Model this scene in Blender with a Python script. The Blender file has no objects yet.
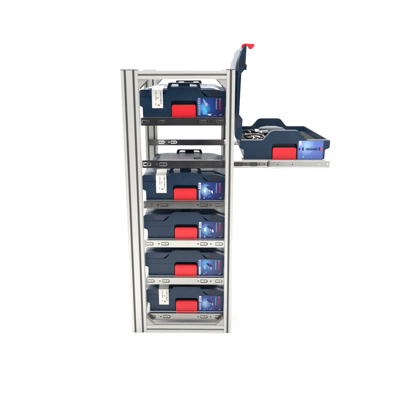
import bpy, bmesh, math, random
from mathutils import Vector, Matrix
random.seed(7)
S = bpy.context.scene
COL = S.collection

# ------------------------------------------------------------------ materials
def nodes_of(name):
    m = bpy.data.materials.new(name); m.use_nodes = True
    nt = m.node_tree
    return m, nt, nt.nodes['Principled BSDF']

def mat(name, col, rough=.5, metal=0., bump=0., bscale=400., var=0., vscale=8., spec=.5, stretch=None, rvar=0., scuff=0.):
    m, nt, b = nodes_of(name)
    N, L = nt.nodes, nt.links
    b.inputs['Base Color'].default_value = (*col, 1)
    b.inputs['Roughness'].default_value = rough
    b.inputs['Metallic'].default_value = metal
    b.inputs['Specular IOR Level'].default_value = spec
    tc = N.new('ShaderNodeTexCoord')
    vec = tc.outputs['Object']
    if stretch:
        mp = N.new('ShaderNodeMapping'); mp.inputs['Scale'].default_value = stretch
        L.new(vec, mp.inputs['Vector']); vec = mp.outputs['Vector']
    if var:
        n = N.new('ShaderNodeTexNoise'); n.inputs['Scale'].default_value = vscale; n.inputs['Detail'].default_value = 5
        L.new(vec, n.inputs['Vector'])
        mx = N.new('ShaderNodeMix'); mx.data_type = 'RGBA'
        mx.inputs['A'].default_value = (*[c*(1-var) for c in col], 1)
        mx.inputs['B'].default_value = (*[min(1, c*(1+var)) for c in col], 1)
        L.new(n.outputs['Fac'], mx.inputs['Factor']); L.new(mx.outputs['Result'], b.inputs['Base Color'])
    if scuff:
        oi = N.new('ShaderNodeObjectInfo'); of = N.new('ShaderNodeVectorMath'); of.operation = 'SCALE'; of.inputs[0].default_value = (3.1, 1.7, 2.3)
        L.new(oi.outputs['Random'], of.inputs['Scale'])
        av = N.new('ShaderNodeVectorMath'); L.new(vec, av.inputs[0]); L.new(of.outputs[0], av.inputs[1])
        sn = N.new('ShaderNodeTexNoise'); sn.inputs['Scale'].default_value = 30; sn.inputs['Detail'].default_value = 9; sn.inputs['Roughness'].default_value = .68; sn.inputs['Distortion'].default_value = .6
        L.new(av.outputs[0], sn.inputs['Vector'])
        sr = N.new('ShaderNodeMapRange'); sr.inputs['From Min'].default_value = .56; sr.inputs['From Max'].default_value = .78; sr.inputs['To Max'].default_value = scuff
        L.new(sn.outputs['Fac'], sr.inputs['Value'])
        sx = N.new('ShaderNodeMix'); sx.data_type = 'RGBA'; sx.inputs['B'].default_value = (*[min(1., c*1.2+.045) for c in col], 1)
        src = b.inputs['Base Color'].links
        if src: L.new(src[0].from_socket, sx.inputs['A'])
        else: sx.inputs['A'].default_value = (*col, 1)
        L.new(sr.outputs['Result'], sx.inputs['Factor']); L.new(sx.outputs['Result'], b.inputs['Base Color'])
    if rvar:
        n2 = N.new('ShaderNodeTexNoise'); n2.inputs['Scale'].default_value = 14; n2.inputs['Detail'].default_value = 6
        L.new(tc.outputs['Object'], n2.inputs['Vector'])
        mr = N.new('ShaderNodeMapRange'); mr.inputs['To Min'].default_value = rough-rvar; mr.inputs['To Max'].default_value = rough+rvar
        L.new(n2.outputs['Fac'], mr.inputs['Value']); L.new(mr.outputs['Result'], b.inputs['Roughness'])
    if bump:
        n3 = N.new('ShaderNodeTexNoise'); n3.inputs['Scale'].default_value = bscale; n3.inputs['Detail'].default_value = 3
        L.new(vec, n3.inputs['Vector'])
        bp = N.new('ShaderNodeBump'); bp.inputs['Strength'].default_value = bump; bp.inputs['Distance'].default_value = .001
        L.new(n3.outputs['Fac'], bp.inputs['Height']); L.new(bp.outputs['Normal'], b.inputs['Normal'])
    return m

M_ALU   = mat('anodised_aluminium', (.60, .595, .565), .45, .25, .12, 420, .06, 140, stretch=(1, 1, .05))
M_ALUH  = mat('anodised_aluminium_beam', (.60, .595, .565), .45, .25, .12, 420, .06, 140, stretch=(.05, 1, 1))
M_DIE   = mat('die_cast_bracket', (.46, .455, .43), .5, .3, .1, 500, .06, 60)
M_CAP   = mat('grey_cap_and_shade', (.058, .056, .052), .5)  # caps and cages; also the painted shade in slots and brackets
M_ZINC  = mat('zinc_plated_rail', (.40, .393, .372), .2, 1., .04, 200, .05, 25, stretch=(.06, 1, 1), rvar=.05)
M_NAVY  = mat('navy_moulded_plastic', (.0072, .028, .062), .31, 0, .16, 1400, .22, 14, spec=.40, rvar=.11, scuff=.42)
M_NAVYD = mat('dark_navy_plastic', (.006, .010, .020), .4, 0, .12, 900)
M_BLACK = mat('black_moulded_plastic', (.012, .012, .014), .5, 0, .2, 700)
M_FOAM  = mat('black_foam', (.010, .010, .011), .85, 0, .3, 500, spec=.15)
M_RED   = mat('red_plastic', (.74, .016, .026), .36, 0, .05, 700, .06, 20, rvar=.08, scuff=.3)
M_PAPER = mat('white_paper', (.80, .79, .74), .6, 0, 0, 1, .03, 60)
M_INK   = mat('grey_print_ink', (.22, .21, .21), .6)
M_WHITE = mat('white_print', (.82, .84, .90), .45)
M_LILAC = mat('lilac_print', (.36, .40, .62), .45)
M_REDP  = mat('red_print', (.62, .05, .10), .45)
M_NAVP  = mat('navy_print', (.010, .012, .11), .45)
M_CYAN  = mat('cyan_print', (.08, .42, .78), .45)
M_STEEL = mat('bare_steel', (.66, .64, .60), .3, 1., .05, 300)
M_CABLE = mat('pale_cable', (.42, .40, .36), .5)
M_PLATE = mat('slate_label_plate', (.022, .030, .070), .4, 0, .1, 900)
M_GREY  = mat('grey_tool_plastic', (.045, .055, .07), .55, 0, .1, 500)
M_FLOOR = mat('white_paper_floor', (.94, .94, .935), .8, 0, .03, 60)

def label_mat(name, base, glow, gx, gz, gr, deep):
    """printed label: blue field with a printed bloom (artwork on the label itself)"""
    m, nt, b = nodes_of(name); N, L = nt.nodes, nt.links
    b.inputs['Roughness'].default_value = .28
    tc = N.new('ShaderNodeTexCoord')
    sub = N.new('ShaderNodeVectorMath'); sub.operation = 'SUBTRACT'; sub.inputs[1].default_value = (gx, 0, gz)
    L.new(tc.outputs['Object'], sub.inputs[0])
    mul = N.new('ShaderNodeVectorMath'); mul.operation = 'MULTIPLY'; mul.inputs[1].default_value = (1, 0, .8)
    L.new(sub.outputs[0], mul.inputs[0])
    ln = N.new('ShaderNodeVectorMath'); ln.operation = 'LENGTH'; L.new(mul.outputs[0], ln.inputs[0])
    nz = N.new('ShaderNodeTexNoise'); nz.inputs['Scale'].default_value = 55; nz.inputs['Detail'].default_value = 4
    L.new(tc.outputs['Object'], nz.inputs['Vector'])
    ad = N.new('ShaderNodeMath'); ad.operation = 'MULTIPLY_ADD'; ad.inputs[1].default_value = .016; L.new(nz.outputs['Fac'], ad.inputs[0])
    L.new(ln.outputs['Value'], ad.inputs[2])
    mr = N.new('ShaderNodeMapRange'); mr.inputs['From Min'].default_value = .008; mr.inputs['From Max'].default_value = gr+.008
    L.new(ad.outputs[0], mr.inputs['Value'])
    cr = N.new('ShaderNodeValToRGB'); e = cr.color_ramp.elements
    e[0].position = 0; e[0].color = (*glow, 1); e[1].position = 1; e[1].color = (*deep, 1)
    k = e.new(.38); k.color = (*base, 1)
    L.new(mr.outputs['Result'], cr.inputs['Fac']); L.new(cr.outputs['Color'], b.inputs['Base Color'])
    return m

# ------------------------------------------------------------------ mesh helpers
def newobj(name, bm, m, parent=None, bevel=0., smooth=False, seg=2, ang=35):
    me = bpy.data.meshes.new(name)
    bmesh.ops.recalc_face_normals(bm, faces=bm.faces)
    bm.to_mesh(me); bm.free()
    o = bpy.data.objects.new(name, me); COL.objects.link(o)
    if m: me.materials.append(m)
    if parent: o.parent = parent
    if smooth:
        for p in me.polygons: p.use_smooth = True
    if bevel:
        b = o.modifiers.new('bevel', 'BEVEL'); b.width = bevel; b.segments = seg
        b.limit_method = 'ANGLE'; b.angle_limit = math.radians(ang); b.harden_normals = False
    if smooth:
        try:
            me.set_sharp_from_angle(angle=math.radians(40))
        except Exception: pass
    return o

def thing(name, label, cat, loc=(0, 0, 0), group=None):
    o = bpy.data.objects.new(name, None); COL.objects.link(o)
    o.location = loc; o.empty_display_size = .05
    o['label'] = label; o['category'] = cat
    if group: o['group'] = group
    return o

def box(bm, x0, x1, y0, y1, z0, z1, mtx=None):
    vs = [Vector(p) for p in ((x0,y0,z0),(x1,y0,z0),(x1,y1,z0),(x0,y1,z0),(x0,y0,z1),(x1,y0,z1),(x1,y1,z1),(x0,y1,z1))]
    if mtx: vs = [mtx @ v for v in vs]
    v = [bm.verts.new(p) for p in vs]
    for f in ((0,3,2,1),(4,5,6,7),(0,1,5,4),(1,2,6,5),(2,3,7,6),(3,0,4,7)): bm.faces.new([v[i] for i in f])

def ext(bm, loops, fn, vec):
    """fill the 2-D loops (first the outline, then holes), place with fn(u, v), extrude along vec"""
    edges = []
    for lp in loops:
        vs = [bm.verts.new(fn(u, v)) for u, v in lp]
        for i in range(len(vs)): edges.append(bm.edges.new((vs[i], vs[(i+1) % len(vs)])))
    r = bmesh.ops.triangle_fill(bm, use_beauty=True, use_dissolve=False, edges=edges)
    fs = [g for g in r['geom'] if isinstance(g, bmesh.types.BMFace)]
    r = bmesh.ops.extrude_face_region(bm, geom=fs, use_keep_orig=True)
    nv = [g for g in r['geom'] if isinstance(g, bmesh.types.BMVert)]
    bmesh.ops.translate(bm, verts=nv, vec=Vector(vec))

def xz(y): return lambda u, v: Vector((u, y, v))
def xy(z): return lambda u, v: Vector((u, v, z))
def yz(x): return lambda u, v: Vector((x, u, v))

def rrect(x0, x1, z0, z1, r, n=5):
    out = []
    for cx, cz, a0 in ((x1-r, z0+r, -90), (x1-r, z1-r, 0), (x0+r, z1-r, 90), (x0+r, z0+r, 180)):
        for i in range(n+1):
            a = math.radians(a0 + 90*i/n); out.append((cx+r*math.cos(a), cz+r*math.sin(a)))
    return out

def fillet(poly, radii, n=4):
    """round chosen corners of a polygon; radii is a number or a list"""
    out = []; L = len(poly)
    for i in range(L):
        r = radii if isinstance(radii, (int, float)) else radii[i]
        p = Vector(poly[i]); a = Vector(poly[i-1]); b = Vector(poly[(i+1) % L])
        if r <= 0: out.append((p.x, p.y)); continue
        da, db = (a-p), (b-p); t = min(r, da.length*.45, db.length*.45)
        pa = p+da.normalized()*t; pb = p+db.normalized()*t
        for k in range(n+1):
            s = k/n; q = pa*(1-s)**2 + p*2*s*(1-s) + pb*s*s; out.append((q.x, q.y))
    return out

def loft(bm, rings, close_bottom=True, close_top=True):
    prev = None; first = None
    for ring in rings:
        vs = [bm.verts.new(p) for p in ring]
        if prev:
            n = len(vs)
            for i in range(n): bm.faces.new((prev[i], prev[(i+1) % n], vs[(i+1) % n], vs[i]))
        else: first = vs
        prev = vs
    if close_bottom: bm.faces.new(list(reversed(first)))
    if close_top: bm.faces.new(prev)

def ring(hx, hy, z, r, ox=0., oy=0., n=5):
    return [(x+ox, y+oy, z) for x, y in rrect(-hx, hx, -hy, hy, r, n)]

def tube(bm, pts, r, n=8, closed=False):
    pts = [Vector(p) for p in pts]; rings = []
    for i, p in enumerate(pts):
        t = (pts[min(i+1, len(pts)-1)] - pts[max(i-1, 0)]).normalized()
        u = t.orthogonal().normalized(); 
        if abs(t.z) < .95: u = t.cross(Vector((0, 0, 1))).normalized()
        w = t.cross(u)
        rings.append([p + (u*math.cos(2*math.pi*k/n) + w*math.sin(2*math.pi*k/n))*r for k in range(n)])
    loft(bm, rings)

def disc(bm, cx, cz, y0, y1, r, n=16):
    ext(bm, [[(cx+r*math.cos(2*math.pi*k/n), cz+r*math.sin(2*math.pi*k/n)) for k in range(n)]], xz(y0), (0, y1-y0, 0))

def text_mesh(name, body, size, m, parent, loc, rot=(math.pi/2, 0, 0), align='CENTER', bold=0., sx=1., label=None):
    cu = bpy.data.curves.new(name, 'FONT'); cu.body = body; cu.size = size; cu.align_x = align; cu.align_y = 'CENTER'
    cu.extrude = .0002; cu.offset = bold; cu.space_character = 1.02
    tmp = bpy.data.objects.new('tmp_text', cu); COL.objects.link(tmp)
    dg = bpy.context.evaluated_depsgraph_get()
    me = bpy.data.meshes.new_from_object(tmp.evaluated_get(dg)); me.name = name
    bpy.data.objects.remove(tmp); bpy.data.curves.remove(cu)
    me.transform(Matrix.Scale(sx, 4, (1, 0, 0)))
    me.materials.clear(); me.materials.append(m)
    o = bpy.data.objects.new(name, me); COL.objects.link(o); o.parent = parent; o.location = loc; o.rotation_euler = rot
    return o

# ------------------------------------------------------------------ setting
bm = bmesh.new(); box(bm, -1.6, 2.4, -1.42, 2.2, -.02, 0)
fl = newobj('floor', bm, M_FLOOR); fl['kind'] = 'structure'

# ------------------------------------------------------------------ rack
W, D, H = .400, .637, 1.025
Z1, P, SH = .8565, .1572, .0300
slide_top = [Z1 - P*k for k in range(6)]

def profile(w, d, slots_w, slots_d):
    """outline of a slotted aluminium extrusion, w x d, slots at the given centres"""
    def side(L, slots):
        pts = [(0, 0)]
        for c in slots:
            pts += [(c-.0036, 0), (c-.0036, .0018), (c-.0075, .0018), (c-.0075, .0042), (c-.0040, .0090), (c+.0040, .0090), (c+.0075, .0042), (c+.0075, .0018), (c+.0036, .0018), (c+.0036, 0)]
        return pts
    out = []
    out += [(a, b) for a, b in side(w, slots_w)]
    out += [(w-b, a) for a, b in side(d, slots_d)]
    out += [(w-a, d-b) for a, b in side(w, [w-c for c in slots_w][::-1])]
    out += [(b, d-a) for a, b in side(d, [d-c for c in slots_d][::-1])]
    return out

rack = thing('storage_rack', 'tall silver aluminium profile rack with six pairs of drawer slides', 'rack')
def post(x0, y0, w):
    sl = [.015] if w < .05 else [.015, .045]
    bm = bmesh.new()
    ext(bm, [[(x0+a, y0+b) for a, b in profile(w, .03, sl, [.015])]], xy(0), (0, 0, H-.003))
    p = newobj('post', bm, M_ALU, rack, .0012, seg=3)
    for c in sl:
        bm = bmesh.new(); box(bm, x0+c-.0034, x0+c+.0034, y0+.0009, y0+.0026, .001, H-.004)
        newobj('slot_shade_strip', bm, M_CAP, p)  # dark strip added in the slot, stands in for its shade
    bm = bmesh.new()
    box(bm, x0-.0006, x0+w+.0006, y0-.0006, y0+.0306, H-.0028, H+.0004)
    newobj('post_cap', bm, M_CAP, p, .001)
for x0, w in ((0, .06), (W-.03, .03)):
    for y0 in (0, D-.03): post(x0, y0, w)
def beam_x(y0, z0):
    bm = bmesh.new()
    ext(bm, [[(y0+a, z0+b) for a, b in profile(.03, .03, [.015], [.015])]], yz(.0603), (W-.0606-.03, 0, 0))
    return newobj('cross_beam', bm, M_ALUH, rack, .0012, seg=3)
for y0 in (.0004, D-.0304):
    for z0 in (.0003, H-.0335): beam_x(y0, z0)
def beam_y(x0, z0):
    bm = bmesh.new()
    ext(bm, [[(x0+a, z0+b) for a, b in profile(.03, .03, [.015], [.015])]], lambda u, v: Vector((u, .0303, v)), (0, D-.0606, 0))
    return newobj('side_beam', bm, M_ALU, rack, .0007)
for x0 in (.0003, W-.0303):
    for z0 in (.0003, H-.0335): beam_y(x0, z0)
def bracket(cx, cz, sx, sz, y0):
    """cast corner bracket: two feet and two triangular cheeks; (cx, cz) the inner corner"""
    bm = bmesh.new(); s = .031; q = lambda u, v: (cx+sx*u, cz+sz*v)
    tri = [q(.0003, .0003), q(s, .0003), q(s, .004), q(.004, s), q(.0003, s)]
    for y in (y0+.003, y0+.0235): ext(bm, [tri], xz(y), (0, .003, 0))
    for a, b in (((.0003, .0003), (s, .0033)), ((.0003, .0003), (.0033, s))):
        (u0, v0), (u1, v1) = q(*a), q(*b)
        box(bm, min(u0, u1), max(u0, u1), y0+.006, y0+.0235, min(v0, v1), max(v0, v1))
    o = newobj('corner_bracket', bm, M_DIE, rack, .0006)
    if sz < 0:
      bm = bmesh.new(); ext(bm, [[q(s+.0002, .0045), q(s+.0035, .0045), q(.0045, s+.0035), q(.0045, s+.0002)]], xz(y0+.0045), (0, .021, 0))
      newobj('bracket_shade_strip', bm, M_CAP, o, .0005)  # added dark strip on top brackets, stands in for the shade inside them
    bm = bmesh.new()
    u, v = q(.017, .0034)
    n = 12; ext(bm, [[(u+.0055*math.cos(2*math.pi*k/n), y0+.0148+.0055*math.sin(2*math.pi*k/n)) for k in range(n)]], xy(v), (0, 0, sz*.005))
    u2, v2 = q(.0034, .017)
    ext(bm, [[(y0+.0148+.0055*math.cos(2*math.pi*k/n), v2+.0055*math.sin(2*math.pi*k/n)) for k in range(n)]], yz(u2), (sx*.005, 0, 0))
    newobj('screw', bm, M_STEEL, o)
for y0 in (0, D-.03):
    for cx, sx in ((.06, 1), (W-.03, -1)):
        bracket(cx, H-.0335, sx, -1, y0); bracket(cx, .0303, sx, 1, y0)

# ---- drawer slides.  local frame: x along the slide, y = 0 the outer face plane going +y inward, z = 0 the top
def oval(cx, cz, L, h): return rrect(cx-L/2, cx+L/2, cz-h/2, cz+h/2, h*.42, 5)
HOLES = [.079, .139, .290, .349]; DOTS = [.1155, .2675, .3175]
def rail(x0, x1, sign, y, holes, dots, h, zc, lip, islands=True):
    """pressed rail: plate with cut-outs, rolled top and bottom lips; sign = +1 when its outer face looks to -y"""
    bm = bmesh.new(); t = .0012*sign
    lp = [[(x0, zc-h/2), (x1, zc-h/2), (x1, zc+h/2), (x0, zc+h/2)]]
    for c in holes: lp.append(oval(c, zc, .030, .0135)[::-1])
    for c in dots: lp.append([(c+.0026*math.cos(-2*math.pi*k/12), zc+.0026*math.sin(-2*math.pi*k/12)) for k in range(12)])
    ext(bm, lp, xz(y), (0, t, 0))
    for s in (1, -1):
        za, zb = zc+s*h/2, zc+s*(h/2-.0012)
        box(bm, x0, x1, min(y+t, y+t*(lip/.0012)), max(y+t, y+t*(lip/.0012)), min(za, zb), max(za, zb))
    return bm
def islands(holes, y, sign, zc, parent):
    for c in holes:
        bm = bmesh.new()
        ext(bm, [oval(c, zc, .0245, .0088), [(c+.002+.0017*math.cos(-2*math.pi*k/10), zc+.0017*math.sin(-2*math.pi*k/10)) for k in range(10)]], xz(y+.0003*sign), (0, .0012*sign, 0))
        box(bm, c-.0165, c-.010, min(y+.0008*sign, y+.0015*sign), max(y+.0008*sign, y+.0015*sign), zc-.002, zc+.002)
        newobj('locking_tab', bm, M_ZINC, parent, .0003)
def edge_rolls(x0, x1, y, h, zc, parent, r=.0012):
    for s in (1, -1):
        bm = bmesh.new(); tube(bm, [(x0, y, zc+s*(h/2-r)), (x1, y, zc+s*(h/2-r))], r, 14)
        newobj('rail_lip', bm, M_ZINC, parent, smooth=True)
def slide(k, y, sign, dx):
    z = slide_top[k]; zc = z-SH/2
    x0, x1 = .0605, .3695
    if sign < 0: x0, x1 = .012, .388
    out = newobj('drawer_slide', rail(x0, x1, sign, y, HOLES, DOTS, SH-.001, zc, .011), M_ZINC, rack)
    islands(HOLES, y, sign, zc, out)
    # inner rail carries the ledge the case rests on
    ya = y+.0075*sign
    bm = rail(x0+.004+dx, x1-.004+dx, sign, ya, [h_+dx for h_ in HOLES], [d_+dx for d_ in DOTS], SH-.009, zc, .005)
    inner = newobj('inner_rail', bm, M_ZINC, out)
    yb = y+.0125*sign; ye = y+.062*sign if sign > 0 else y-.076
    bm = bmesh.new(); box(bm, x0+.004+dx, x1-.004+dx, min(yb+.001*sign, ye), max(yb+.001*sign, ye), z-.0026, z-.0006)
    box(bm, x0+.004+dx, x1-.004+dx, min(yb, yb+.001*sign), max(yb, yb+.001*sign), zc-.009, z-.0006)
    newobj('ledge', bm, M_ALUH, inner, .0004)
    if dx:
        # middle rail half way out, with ball cages showing as dark track
        m0, m1 = .225, .528
        bm = rail(m0, m1, sign, y+.0035*sign, [.42, .475], [.447, .497, .515], SH-.004, zc, .007)
        mid = newobj('middle_rail', bm, M_ZINC, out)
        
        edge_rolls(.3710, m1, y+.0030*sign, SH-.001, zc, mid, .0036)
        bm = bmesh.new(); box(bm, m1-.002, m1+.0025, min(y+.0004*sign, y+.008*sign), max(y+.0004*sign, y+.008*sign), zc-.012, zc+.012)
        newobj('stop_clip', bm, M_BLACK, mid, .0006)
        bm = bmesh.new(); box(bm, .40, m1-.004, min(y+.0055*sign, y+.0068*sign), max(y+.0055*sign, y+.0068*sign), zc-.0085, zc+.0085)
        newobj('ball_cage', bm, M_CAP, mid)
        # the inner rail outside the rack: full-height face with rolled edges and a screw near its end
        f0, f1 = m1+.006, .757
        bm = rail(f0, f1, sign, y+.0022*sign, [], [f1-.008, f0+.030, f0+.085], SH-.001, zc, .006)
        newobj('rail_face', bm, M_ZINC, inner)
        edge_rolls(f0, f1, y+.0008*sign, SH+.0006, zc, inner, .0032)
        
        bm = bmesh.new(); disc(bm, f1-.042, zc+.001, y+.0006*sign, y+.0022*sign, .0036)
        newobj('screw', bm, M_STEEL, inner, .0003)
for k in range(6):
    dx = .369 if k == 1 else 0
    slide(k, .0312, 1, dx)
    slide(k, D-.0312, -1, dx)

# ------------------------------------------------------------------ tool case (local: origin centre of its base, z up, front = -y)
HX, HY = .1675, .245
def base_mesh():
    bm = bmesh.new(); FY = .2235
    outer = [ring(.149, FY, .0, .012), ring(.150, FY, .036, .012), ring(.1660, FY, .0425, .014), ring(.1675, FY, .046, .014), ring(.1675, FY, .0715, .014)]
    inner = [ring(.1615, FY-.005, .0715, .010), ring(.1600, FY-.005, .046, .010), ring(.1430, FY-.006, .036, .010), ring(.1420, FY-.007, .006, .010)]
    loft(bm, outer+inner)
    # thick front and rear walls with the raised trapezoid, hand clip recess in each
    out = [(-.150, .0004), (.150, .0004), (.1505, .036), (.1660, .0425), (.1675, .047), (.1675, .0718), (.0790, .0718), (.0500, .1075), (-.0500, .1075), (-.0800, .0718), (-.1675, .0718), (-.1675, .047), (-.1660, .0425), (-.1505, .036)]
    rad = [.003, .003, .004, .003, .003, .003, .009, .012, .012, .009, .003, .003, .003, .004]
    notch = fillet([(-.0465, .0008), (-.0465, .0590), (.0465, .0590), (.0465, .0008)], [0, .010, .010, 0])
    outl = fillet(out, rad)
    # open the recess at the bottom: insert the notch between the two bottom corners
    i0 = max(range(len(outl)), key=lambda i: (outl[i][1] < .001) * (1 if outl[i][0] < 0 else 0) * 10 + outl[i][0]*(outl[i][0] < 0))
    lo = outl[:]
    # rotate so that the list begins at the bottom right corner run
    k0 = min(range(len(lo)), key=lambda i: (lo[i][1], -lo[i][0]))
    loop = lo[k0:]+lo[:k0]
    if loop[1][0] < loop[0][0]: loop = loop[1:]+loop[:1]
    loop = loop + [(-.0465, loop[0][1])] + notch[1:-1] + [(.0465, loop[0][1])] if False else loop
    for y0, dy in ((-HY, .0205), (HY-.0205, .0205)):
        ext(bm, [loop, notch[::-1]], xz(y0), (0, dy, 0))
    return bm
RIBS = [(-.147, -.052, .0505, .0518), (-.147, -.052, .0090, .0102), (-.1592, -.1568, .048, .0705), (.1568, .1592, .048, .0705)]
def lid_mesh():
    bm = bmesh.new(); FY = .2230
    outer = [ring(.1545, FY, .0850, .014), ring(.1640, FY, .0850, .014, 0), ring(.1630, FY, .0868, .016), ring(.1520, FY-.001, .0930, .018, -.007), ring(.1420, FY-.003, .0980, .018, -.009), ring(.1330, .2160, .1025, .02, -.010), ring(.124, .2110, .1058, .02, -.010), ring(.117, .206, .1074, .02, -.010), ring(.108, .198, .1076, .018, -.010)]
    inner = []
    loft(bm, outer, close_bottom=False)
    # underside skin
    loft(bm, [ring(.1545, FY, .0850, .014), ring(.1545, FY-.006, .0930, .014), ring(.120, .200, .0975, .02)], close_bottom=False)
    # front and rear lid walls, notched for the trapezoid of the base
    w = [(-.1655, .0732), (-.0890, .0732), (-.0660, .0930), (.0640, .0930), (.0880, .0732), (.1685, .0732), (.1685, .0830), (.1200, .0985), (-.1560, .0985), (-.1655, .0905)]
    w = fillet(w, [.003, .004, .008, .008, .004, .003, .006, .012, .006, .006])
    for y0 in (-HY-.0004, HY-.0206): ext(bm, [w], xz(y0), (0, .021, 0))
    # end walls
    for s in (1, -1):
        xa, xb = sorted((s*.1545, s*.1658))
        box(bm, xa, xb, -.2236, .2236, .0732, .0860)
    # raised plates on the top
    for x0, x1, y0, y1, z in ((-.092, -.020, -.165, .160, .1088), (.022, .084, -.165, -.02, .1086), (.030, .084, .02, .160, .1086)):
        loft(bm, [ring((x1-x0)/2, (y1-y0)/2, .104, .012, (x0+x1)/2, (y0+y1)/2), ring((x1-x0)/2-.002, (y1-y0)/2-.002, z, .011, (x0+x1)/2, (y0+y1)/2)], False, True)
    for i in range(5):
        x = .034+.010*i
        box(bm, x-.0012, x+.0012, .03, .15, .1073, .1089)
    return bm
def handle_mesh(y0):
    bm = bmesh.new()
    # pale-gapped carrying bar: trapezoid plate with two windows
    p = fillet([(-.0640, .0960), (.0640, .0960), (.0560, .1225), (-.0560, .1225)], [0, 0, .005, .005])
    w1 = fillet([(-.0485, .1085), (-.0200, .1085), (-.0200, .1170), (-.0430, .1170)], .0018)
    w2 = fillet([(.0215, .1085), (.0500, .1085), (.0440, .1170), (.0215, .1170)], .0018)
    ext(bm, [p, w1[::-1], w2[::-1]], xz(y0), (0, .008, 0))
    box(bm, -.0525, .0540, y0-.0035, y0+.0115, .1185, .1222)
    return bm
def clip_mesh(y=-HY):
    bm = bmesh.new()
    prof = fillet([(-.0435, .0012), (.0435, .0012), (.0435, .0440), (-.0435, .0440)], [.001, .001, .007, .007])
    ext(bm, [prof], xz(y-.0030), (0, .018, 0))
    return bm
def clip_rib():
    bm = bmesh.new()
    box(bm, -.036, .036, -HY-.0042, -HY-.0028, .0060, .0072); box(bm, -.036, .036, -HY-.0042, -HY-.0028, .0372, .0382)
    return bm

LB = [label_mat('product_label_print_%s' % n, b, g, x, z, r, d) for n, b, g, x, z, r, d in (
    ('bright', (.014, .055, .27), (.10, .50, .85), .074, .032, .058, (.009, .012, .068)),
    ('navy', (.014, .045, .25), (.35, .65, .88), .076, .040, .060, (.009, .016, .098)),
    ('deep', (.014, .045, .22), (.20, .50, .80), .077, .038, .056, (.008, .014, .082)),
    ('blue', (.020, .065, .26), (.09, .38, .68), .080, .052, .064, (.009, .016, .088)),
    ('violet', (.020, .050, .25), (.30, .55, .82), .076, .036, .054, (.011, .018, .115)),
    ('pale', (.10, .19, .56), (.36, .56, .84), .080, .050, .080, (.085, .13, .48)))]
LX0, LX1, LZ0, LZ1 = .0500, .1430, .0015, .0745
YL = -HY-.0006
def add_marks(bm, rects, y):
    for x0, x1, z0, z1 in rects: box(bm, x0, x1, y-.0003, y+.0003, z0, z1)

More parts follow.
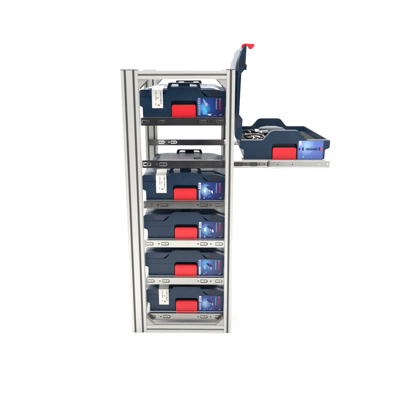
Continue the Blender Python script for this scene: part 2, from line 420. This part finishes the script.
def make_label(case, style):
    zt = .0700
    bm = bmesh.new(); ext(bm, [rrect(LX0, LX1, LZ0, zt, .002)], xz(YL-.0002), (0, .0012, 0))
    lab = newobj('product_label', bm, LB[style], case)
    y = YL-.0004
    w, l, c = [], [], []
    if style == 5:
        # horizontal dark line of print across a pale blue field, small white tag at top left
        bm = bmesh.new()
        add_marks(bm, [(.0525, .0575, .0345, .0435), (.0650, .0712, .0335, .0455), (.1260, .1310, .0335, .0455)], y)
        xs = .0790
        for wd, hh in ((.004, .005), (.0055, .007), (.005, .007), (.0055, .007), (.005, .006), (.006, .007), (.005, .0065)):
            add_marks(bm, [(xs, xs+wd*.42, .0395-hh*.7, .0395+hh*.7), (xs+wd*.42, xs+wd, .0395-hh*.7, .0395-hh*.7+.0026), (xs+wd*.42, xs+wd, .0385, .0412)], y)
            xs += wd+.0012
        newobj('dark_print', bm, M_NAVP, lab)
        bm = bmesh.new(); add_marks(bm, [(.1325, .1385, .0345, .0470)], y); newobj('red_print', bm, M_REDP, lab)
        bm = bmesh.new(); add_marks(bm, [(.0535, .0615, .0530, .0685), (.069, .073, .008, .0120)], y)
        newobj('white_tag', bm, M_WHITE, lab)
        bm = bmesh.new(); add_marks(bm, [(.0555, .0595, .0560, .0580), (.0555, .0595, .0610, .0630)], y-.0004); newobj('tag_print', bm, M_INK, lab)
        return lab
    # left strip: white field and reversed line of print running down
    zs = .0440 if style != 0 else .0470
    bm = bmesh.new(); add_marks(bm, [(.0515, .0600, zs, .0680)], y)
    if style in (0, 3):
        add_marks(bm, [(.0520, .0600, .0060, zs-.003)], y)
    newobj('white_strip', bm, M_WHITE if style in (1, 2, 4) else M_LILAC, lab)
    bm = bmesh.new()
    for i in range(3): add_marks(bm, [(.0535, .0580, zs+.004+.0058*i, zs+.0070+.0058*i)], y-.0004)
    newobj('strip_print', bm, M_NAVP, lab)
    bm = bmesh.new(); z = zs-.006
    rnd = random.Random(style)
    while z > .006:
        h = rnd.choice((.003, .004, .005)); add_marks(bm, [(.0530, .0590, z-h*.35, z), (.0530, .0550, z-h, z-h*.3)], y-.0004); z -= h+.0016
    newobj('reversed_print', bm, M_WHITE if style else M_NAVP, lab)
    # tool picture: driver with body, grip, battery
    if style == 0:
        bm = bmesh.new()
        ext(bm, [fillet([(.0700, .0620), (.0730, .0660), (.0800, .0520), (.0860, .0500), (.0880, .0420), (.0800, .0380), (.0760, .0480)], .002)], xz(y-.0003), (0, .0006, 0))
        newobj('tool_picture', bm, M_LILAC, lab)
        bm = bmesh.new(); ext(bm, [fillet([(.0700, .0090), (.0700, .0340), (.0790, .0330), (.0860, .0200), (.0840, .0090)], .002)], xz(y-.0003), (0, .0006, 0)); newobj('tool_grip', bm, M_CYAN, lab)
        bm = bmesh.new(); ext(bm, [[(.0870, .0120), (.0880, .0070), (.0990, .0050), (.1000, .0095)]], xz(y-.0003), (0, .0006, 0))
        newobj('battery_picture', bm, M_WHITE, lab)
    else:
        bm = bmesh.new()
        sh = {1: 0, 2: .002, 3: -.002, 4: .003}[style]
        ext(bm, [fillet([(.0720, .0430), (.0770, .0470), (.0790, .0400), (.0760, .0290), (.0715, .0330)], .002)], xz(y-.0003), (0, .0006, 0))
        ext(bm, [[(.0900+sh, .0360), (.0945+sh, .0400), (.0950+sh, .0340)]], xz(y-.0003), (0, .0006, 0))
        ext(bm, [[(.0980+sh, .0340), (.1030+sh, .0390), (.1060+sh, .0270), (.1030+sh, .0260)]], xz(y-.0003), (0, .0006, 0))
        add_marks(bm, [(.0700, .0740, .0060, .0095)], y)
        newobj('tool_picture', bm, M_WHITE if style in (1, 2) else M_LILAC, lab)
        bm = bmesh.new()
        ext(bm, [fillet([(.0800, .0520), (.0860, .0560), (.0990, .0500), (.1060, .0420), (.0990, .0360), (.0900, .0420)], .002)], xz(y-.0001), (0, .0004, 0))
        newobj('tool_shape', bm, M_NAVP, lab)
    bm = bmesh.new(); rnd = random.Random(10+style)
    for i in range(7):
        x = .066+rnd.random()*.045; z = .005+rnd.random()*.014; wd = .003+rnd.random()*.006
        add_marks(bm, [(x, x+wd, z, z+.0009)], y)
    for i in range(5): add_marks(bm, [(.1280+.0022*i, .1292+.0022*i, .0060, .0075+.0012*i)], y)
    newobj('fine_print', bm, M_LILAC, lab)
    # vertical maker's name and line of print
    R = (math.pi/2, math.pi/2, 0)
    text_mesh('red_lettering', 'BOSCH', .0098, M_REDP, lab, (.1315, y, .0430), R, bold=.00008)
    text_mesh('white_lettering', 'Professional', .0074, M_LILAC, lab, (.1190, y, .0475), R, bold=.0001)
    bm = bmesh.new(); n = 18
    ext(bm, [[(.1315+.0030*math.cos(2*math.pi*k/n), .0635+.0030*math.sin(2*math.pi*k/n)) for k in range(n)], [(.1315+.0017*math.cos(-2*math.pi*k/n), .0635+.0017*math.sin(-2*math.pi*k/n)) for k in range(n)]], xz(y), (0, .0005, 0))
    newobj('ring_emblem', bm, M_LILAC, lab)
    return lab

def make_barcode(case, shift=0.):
    x0, x1 = -.1150+shift, -.0755+shift; drop = shift
    bm = bmesh.new()
    ext(bm, [rrect(x0, x1, .0325-drop, .0975, .0012)], xz(-HY-.0012), (0, .0007, 0))
    ext(bm, [[(-HY-.0012, .0970), (-HY-.0012, .0978), (-.196, .1100), (-.196, .1092), (-.2245, .0988)]], yz(x0+.0004), (x1-x0-.0008, 0, 0))
    st = newobj('paper_sticker', bm, M_PAPER, case)
    bm = bmesh.new(); y = -HY-.0013
    rnd = random.Random(3); z = .046
    while z < .094:
        h = rnd.choice((.0006, .0009, .0014)); add_marks(bm, [(x1-.0100, x1-.0045, z, z+h)], y); z += h+rnd.choice((.0009, .0013, .0020))
    for zc, hh, xa, xb in ((.060, .010, .013, .0165), (.072, .006, .013, .016), (.083, .0025, .012, .018), (.089, .0030, .013, .0165), (.043, .006, .012, .0150), (.0665, .004, .020, .0245)):
        z = zc
        while z < zc+hh: add_marks(bm, [(x0+xa, x0+xb, z, z+.0011)], y); z += .0019
    add_marks(bm, [(x0+.020, x0+.0275, .0400, .0455)], y)
    newobj('sticker_print', bm, M_INK, st)

def make_case(label, group, style, barcode, open_lid=False):
    c = thing('tool_case', label, 'tool case', group=group)
    b = newobj('case_base', base_mesh(), M_NAVY, c, .0020, seg=3)
    for x0, x1, z0, z1 in RIBS:
        bm = bmesh.new(); box(bm, x0, x1, -HY-.0007, -HY+.001, z0, z1); newobj('moulded_rib', bm, M_NAVY, b, .0004)
    for x in (-.128, .128):
        for y in (-.2, .2):
            bm = bmesh.new(); box(bm, x-.018, x+.018, y-.02, y+.02, -.0004, .0012); newobj('foot', bm, M_BLACK, b)
    cl = newobj('side_clip', clip_mesh(), M_RED, c, .0030, seg=3); newobj('grip_rib', clip_rib(), M_RED, cl, .0004)
    bm = clip_mesh(0); bmesh.ops.rotate(bm, verts=bm.verts, cent=(0, 0, 0), matrix=Matrix.Rotation(math.pi, 3, 'Z')); bmesh.ops.translate(bm, verts=bm.verts, vec=(0, HY, 0))
    newobj('side_clip', bm, M_RED, c, .0030)
    make_label(c, style)
    if barcode: make_barcode(c, {0: 0., 1: .0045, 4: .0030}[style])
    if open_lid:
        # the lid swings about its left-hand edge
        piv = Vector((-HX+.0045, 0, .0760))
        lid = newobj('lid', lid_mesh(), M_NAVY, c, .0012)
    else:
        lid = newobj('lid', lid_mesh(), M_NAVY, c, .0012)
    for y in (-.2190, .2110): newobj('carry_bar', handle_mesh(y), M_NAVY if y < 0 else M_NAVYD, lid, .0008)  # rear bar darker: its backlit shade is put into the colour
    # maker's ring emblem and red name on top
    bm = bmesh.new(); n = 28
    ext(bm, [[(-.056+.026*math.cos(2*math.pi*k/n), .105+.026*math.sin(2*math.pi*k/n)) for k in range(n)], [(-.056+.0215*math.cos(-2*math.pi*k/n), .105+.0215*math.sin(-2*math.pi*k/n)) for k in range(n)]], xy(.1080), (0, 0, .0012))
    newobj('ring_emblem', bm, M_LILAC, lid)
    text_mesh('red_lettering', 'BOSCH', .020, M_REDP, lid, (-.056, .035, .1087), (0, 0, 0), bold=.0002)
    # dark pocket and tabs
    bm = bmesh.new(); box(bm, .024, .058, .05, .085, .1070, .1110); newobj('top_pocket', bm, M_BLACK, lid, .002)
    bm = bmesh.new(); ext(bm, [fillet([(.0980, .0800), (.1250, .0800), (.1250, .0965), (.0980, .0965)], .002)], xz(-HY-.0022), (0, .006, 0))
    newobj('lid_tab', bm, M_NAVYD, lid, .0006)
    bm = bmesh.new(); ext(bm, [fillet([(-.1190, .0770), (-.0850, .0770), (-.0800, .0950), (-.1240, .0950)], .002)], xz(-HY-.0007), (0, .003, 0))
    newobj('label_plate', bm, M_PLATE, lid, .0005)
    # red end latches on the free edge of the lid
    for y in ((-.205,) if open_lid else (-.205, .10)):
        bm = bmesh.new()
        prof = fillet([(.1600, .0860), (.1640, .0905), (.1725, .0875), (.1755, .0780), (.1745, .0455), (.1700, .0430), (.1570, .0520), (.1580, .0590), (.1655, .0640), (.1682, .0715), (.1690, .0735), (.1690, .0835)], .0015, 2) 
        ext(bm, [[(u, v) for u, v in prof]], lambda u, v: Vector((u, y-.022, v)), (0, .044, 0))
        newobj('end_latch', bm, M_RED, lid, .0008)
    bm = bmesh.new(); box(bm, .084, .104, -HY-.003, -HY+.012, .0690, .0770) if open_lid else box(bm, .084, .104, -HY-.0010, -HY+.010, .0745, .0800)
    newobj('stop_tab', bm, M_NAVYD, lid, .0008)
    if open_lid:
        R = Matrix.Rotation(math.radians(-88.0), 4, 'Y')
        lid.matrix_local = Matrix.Translation(piv) @ R @ Matrix.Translation(-piv)
        bm = bmesh.new()
        for y in (-.16, .16): tube(bm, [(piv.x-.004, y-.03, piv.z), (piv.x-.004, y+.03, piv.z)], .0045, 12)
        newobj('hinge', bm, M_NAVYD, c, smooth=True)
    return c

CX, CY = .2175, .2952
G = 'closed navy tool cases in the rack'
spec = [
    ('closed navy tool case topmost in the rack, white sticker and bright cyan product label', 0, True),
    None,
    ('closed navy tool case under the empty gap, white sticker, grey lid top showing', 1, True),
    ('closed navy tool case without white sticker, standing on the topmost pale slide', 2, False),
    ('closed navy tool case without white sticker, just above the lowest case', 3, False),
    ('closed navy tool case lowest in the rack, white sticker, just above the bottom beam', 4, True)]
for k, s in enumerate(spec):
    if not s: continue
    c = make_case(s[0], G, s[1], s[2])
    c.rotation_euler = (0, 0, random.uniform(-.003, .003))
    c.location = (CX+(.0015 if k in (3, 5) else 0)+.0015*(k > 1), CY+random.uniform(-.0015, .0015), slide_top[k])
oc = make_case('open navy tool case with lid standing upright, pulled out of the rack on its slides', None, 5, False, True)
OX = .5900; oc.location = (OX, CY, slide_top[1])

# ------------------------------------------------------------------ contents of the open case
ZB = slide_top[1]+.0065
ins = thing('foam_insert', 'black moulded insert filling the open case under the tools', 'insert', (OX, CY, ZB))
bm = bmesh.new()
oL = rrect(-.140, .140, -.214, .214, .008)
h1 = rrect(-.125, -.02, -.19, .03, .02); h2 = rrect(.005, .125, -.19, -.03, .02); h3 = rrect(-.125, .0, .055, .19, .02); h4 = rrect(.025, .125, .0, .19, .02)
ext(bm, [oL, h1[::-1], h2[::-1], h3[::-1], h4[::-1]], xy(.0), (0, 0, .034))
box(bm, -.139, .139, -.213, .213, .0003, .004)
newobj('insert_body', bm, M_FOAM, ins, .002)
bm = bmesh.new(); ext(bm, [rrect(-.1572, .1572, -.2115, .2115, .010), h1[::-1], h2[::-1], h3[::-1], h4[::-1]], xy(.0405), (0, 0, .0030))
newobj('insert_flange', bm, M_FOAM, ins, .001)

def coil(name, label, cat, pts, r, m):
    bm = bmesh.new(); tube(bm, pts, r, 8)
    o = newobj(name, bm, m, None, smooth=True); o['label'] = label; o['category'] = cat
    return o
pts = []
for i in range(120):
    a = i/120*2*math.pi*2.2; rr = .040+.006*math.sin(a*.37)
    pts.append((.462+rr*.62*math.cos(a)+.004*math.sin(a*2.3), .33+rr*2.2*math.sin(a), slide_top[1]+.056+.010*math.sin(a*.5)+.010*math.cos(a*1.2)))
coil('cable', 'pale cable coiled at the hinge end of the open case', 'cable', pts, .0017, M_CABLE)
pts = [(.505+.02*math.sin(i*.9), .20+.004*i+.01*math.cos(i*1.3), slide_top[1]+.052+.010*math.sin(i*.7)) for i in range(26)]
coil('hose', 'thin silver hose lying beside the coiled cable in the open case', 'hose', pts, .0020, M_STEEL)
pts = [(.525+.062*math.sin(i*.21)+.014*math.cos(i*.77), .12+.0058*i+.02*math.sin(i*.5), slide_top[1]+.060+.010*math.sin(i*.43)) for i in range(56)]
coil('cable', 'thick black cable snaking under the pale coiled cable in the open case', 'cable', pts, .0042, M_BLACK)
tb = thing('socket_wrench', 'bare metal T shaped wrench lying across the black insert', 'wrench', (.541, .34, slide_top[1]+.060))
bm = bmesh.new(); tube(bm, [(-.030, .03, .004), (.026, .045, .004)], .0036, 10); newobj('crossbar', bm, M_STEEL, tb, smooth=True)
bm = bmesh.new(); tube(bm, [(-.003, .036, .002), (-.004, -.06, -.003), (.002, -.12, -.006)], .0036, 10); newobj('shank', bm, M_STEEL, tb, smooth=True)
pt = thing('power_tool', 'rounded dark grey tool body lying along the rear wall of the open case', 'power tool', (.600, .455, slide_top[1]+.012))
bm = bmesh.new()
n = 14
def rx(x, r, dz=0, k=n): return [(x, r*.85*math.cos(2*math.pi*i/k), .035+dz+r*math.sin(2*math.pi*i/k)) for i in range(k)]
loft(bm, [rx(-.066, .010, .012), rx(-.058, .020, .008), rx(-.030, .029, .004), rx(.010, .031, .002), rx(.042, .027, 0), rx(.056, .018, -.002), rx(.062, .010, -.003)])
newobj('tool_body', bm, M_GREY, pt, smooth=True)
bm = bmesh.new(); loft(bm, [[(.005+.013*math.cos(2*math.pi*i/10), -.015-t*.075+.002*t, .030+.012*math.sin(2*math.pi*i/10)-.012*t) for i in range(10)] for t in (0, .4, .8, 1)])
newobj('handle', bm, M_BLACK, pt, smooth=True)
bm = bmesh.new(); tube(bm, [(-.064, 0, .047), (-.082, 0, .047)], .007, 12); newobj('chuck', bm, M_STEEL, pt, smooth=True)
gb = thing('battery_pack', 'dark grey battery pack lying at the right of the grey tool body', 'battery', (.690, .40, slide_top[1]+.022))
bm = bmesh.new(); loft(bm, [ring(.027, .055, 0, .008), ring(.028, .056, .012, .008), ring(.026, .054, .030, .008), ring(.020, .048, .034, .006)])
newobj('shell', bm, M_GREY, gb, .001)
bm = bmesh.new(); 
for s in (-1, 1): box(bm, s*.014-.003, s*.014+.003, -.040, .035, .0335, .0400)
newobj('guide_rail', bm, M_BLACK, gb, .0008)

# ------------------------------------------------------------------ light
w = bpy.data.worlds.new('World'); S.world = w; w.use_nodes = True
nt = w.node_tree; N, L = nt.nodes, nt.links
bg = N['Background']
tc = N.new('ShaderNodeTexCoord'); sp = N.new('ShaderNodeSeparateXYZ'); L.new(tc.outputs['Generated'], sp.inputs[0])
mr = N.new('ShaderNodeMapRange'); mr.interpolation_type = 'SMOOTHSTEP'
mr.inputs['From Min'].default_value = -.42; mr.inputs['From Max'].default_value = .05
mr.inputs['To Min'].default_value = 0; mr.inputs['To Max'].default_value = 1
L.new(sp.outputs['Y'], mr.inputs['Value'])
cr = N.new('ShaderNodeMix'); cr.data_type = 'RGBA'
cr.inputs['A'].default_value = (.030, .032, .042, 1); cr.inputs['B'].default_value = (1, 1, 1, 1)
L.new(mr.outputs['Result'], cr.inputs['Factor']); L.new(cr.outputs['Result'], bg.inputs['Color'])
bg.inputs['Strength'].default_value = 1.7

def area(name, loc, target, sx, sy, power, col=(1, 1, 1)):
    l = bpy.data.lights.new(name, 'AREA'); l.shape = 'RECTANGLE'; l.size = sx; l.size_y = sy; l.energy = power; l.color = col
    o = bpy.data.objects.new(name, l); COL.objects.link(o); o.location = loc
    o.rotation_euler = (Vector(target)-Vector(loc)).to_track_quat('-Z', 'Y').to_euler()
    return o
area('key_softbox', (.35, -1.5, 3.0), (.25, .35, .5), 2.4, 2.0, 100, (1, .985, .96))
area('side_softbox', (1.55, -2.5, .62), (.7, .1, .65), 1.5, 1.2, 10, (1, 1, 1))
area('added_floor_fill', (.4, 1.7, 3.2), (.4, 1.2, 0), 2.6, 1.4, 240, (1, 1, 1))  # added fill, brightens the floor and thins the rack's shadow there

# ------------------------------------------------------------------ camera
cam = bpy.data.cameras.new('camera'); co = bpy.data.objects.new('camera', cam); COL.objects.link(co); S.camera = co
f, pi_, ya, ro = 476.4527, .2639, -.0161, -.0026
C = Vector((.3039, -1.7134, 1.0183))
fw = Vector((math.sin(ya)*math.cos(pi_), math.cos(ya)*math.cos(pi_), -math.sin(pi_)))
r = Vector((math.cos(ya), -math.sin(ya), 0)); u = r.cross(fw)
c_, s_ = math.cos(ro), math.sin(ro)
r2 = r*c_ + u*s_; u2 = u*c_ - r*s_
m = Matrix((r2, u2, -fw)).transposed().to_4x4(); m.translation = C
co.matrix_world = m
cam.sensor_width = 36; cam.sensor_fit = 'HORIZONTAL'; cam.lens = f/400*36; cam.clip_end = 200; cam.clip_start = .05

S.render.engine = 'CYCLES'
S.view_settings.view_transform = 'Standard'; S.view_settings.look = 'None'
S.view_settings.exposure = 0; S.view_settings.gamma = 1
S.cycles.use_denoising = True
S.cycles.max_bounces = 10
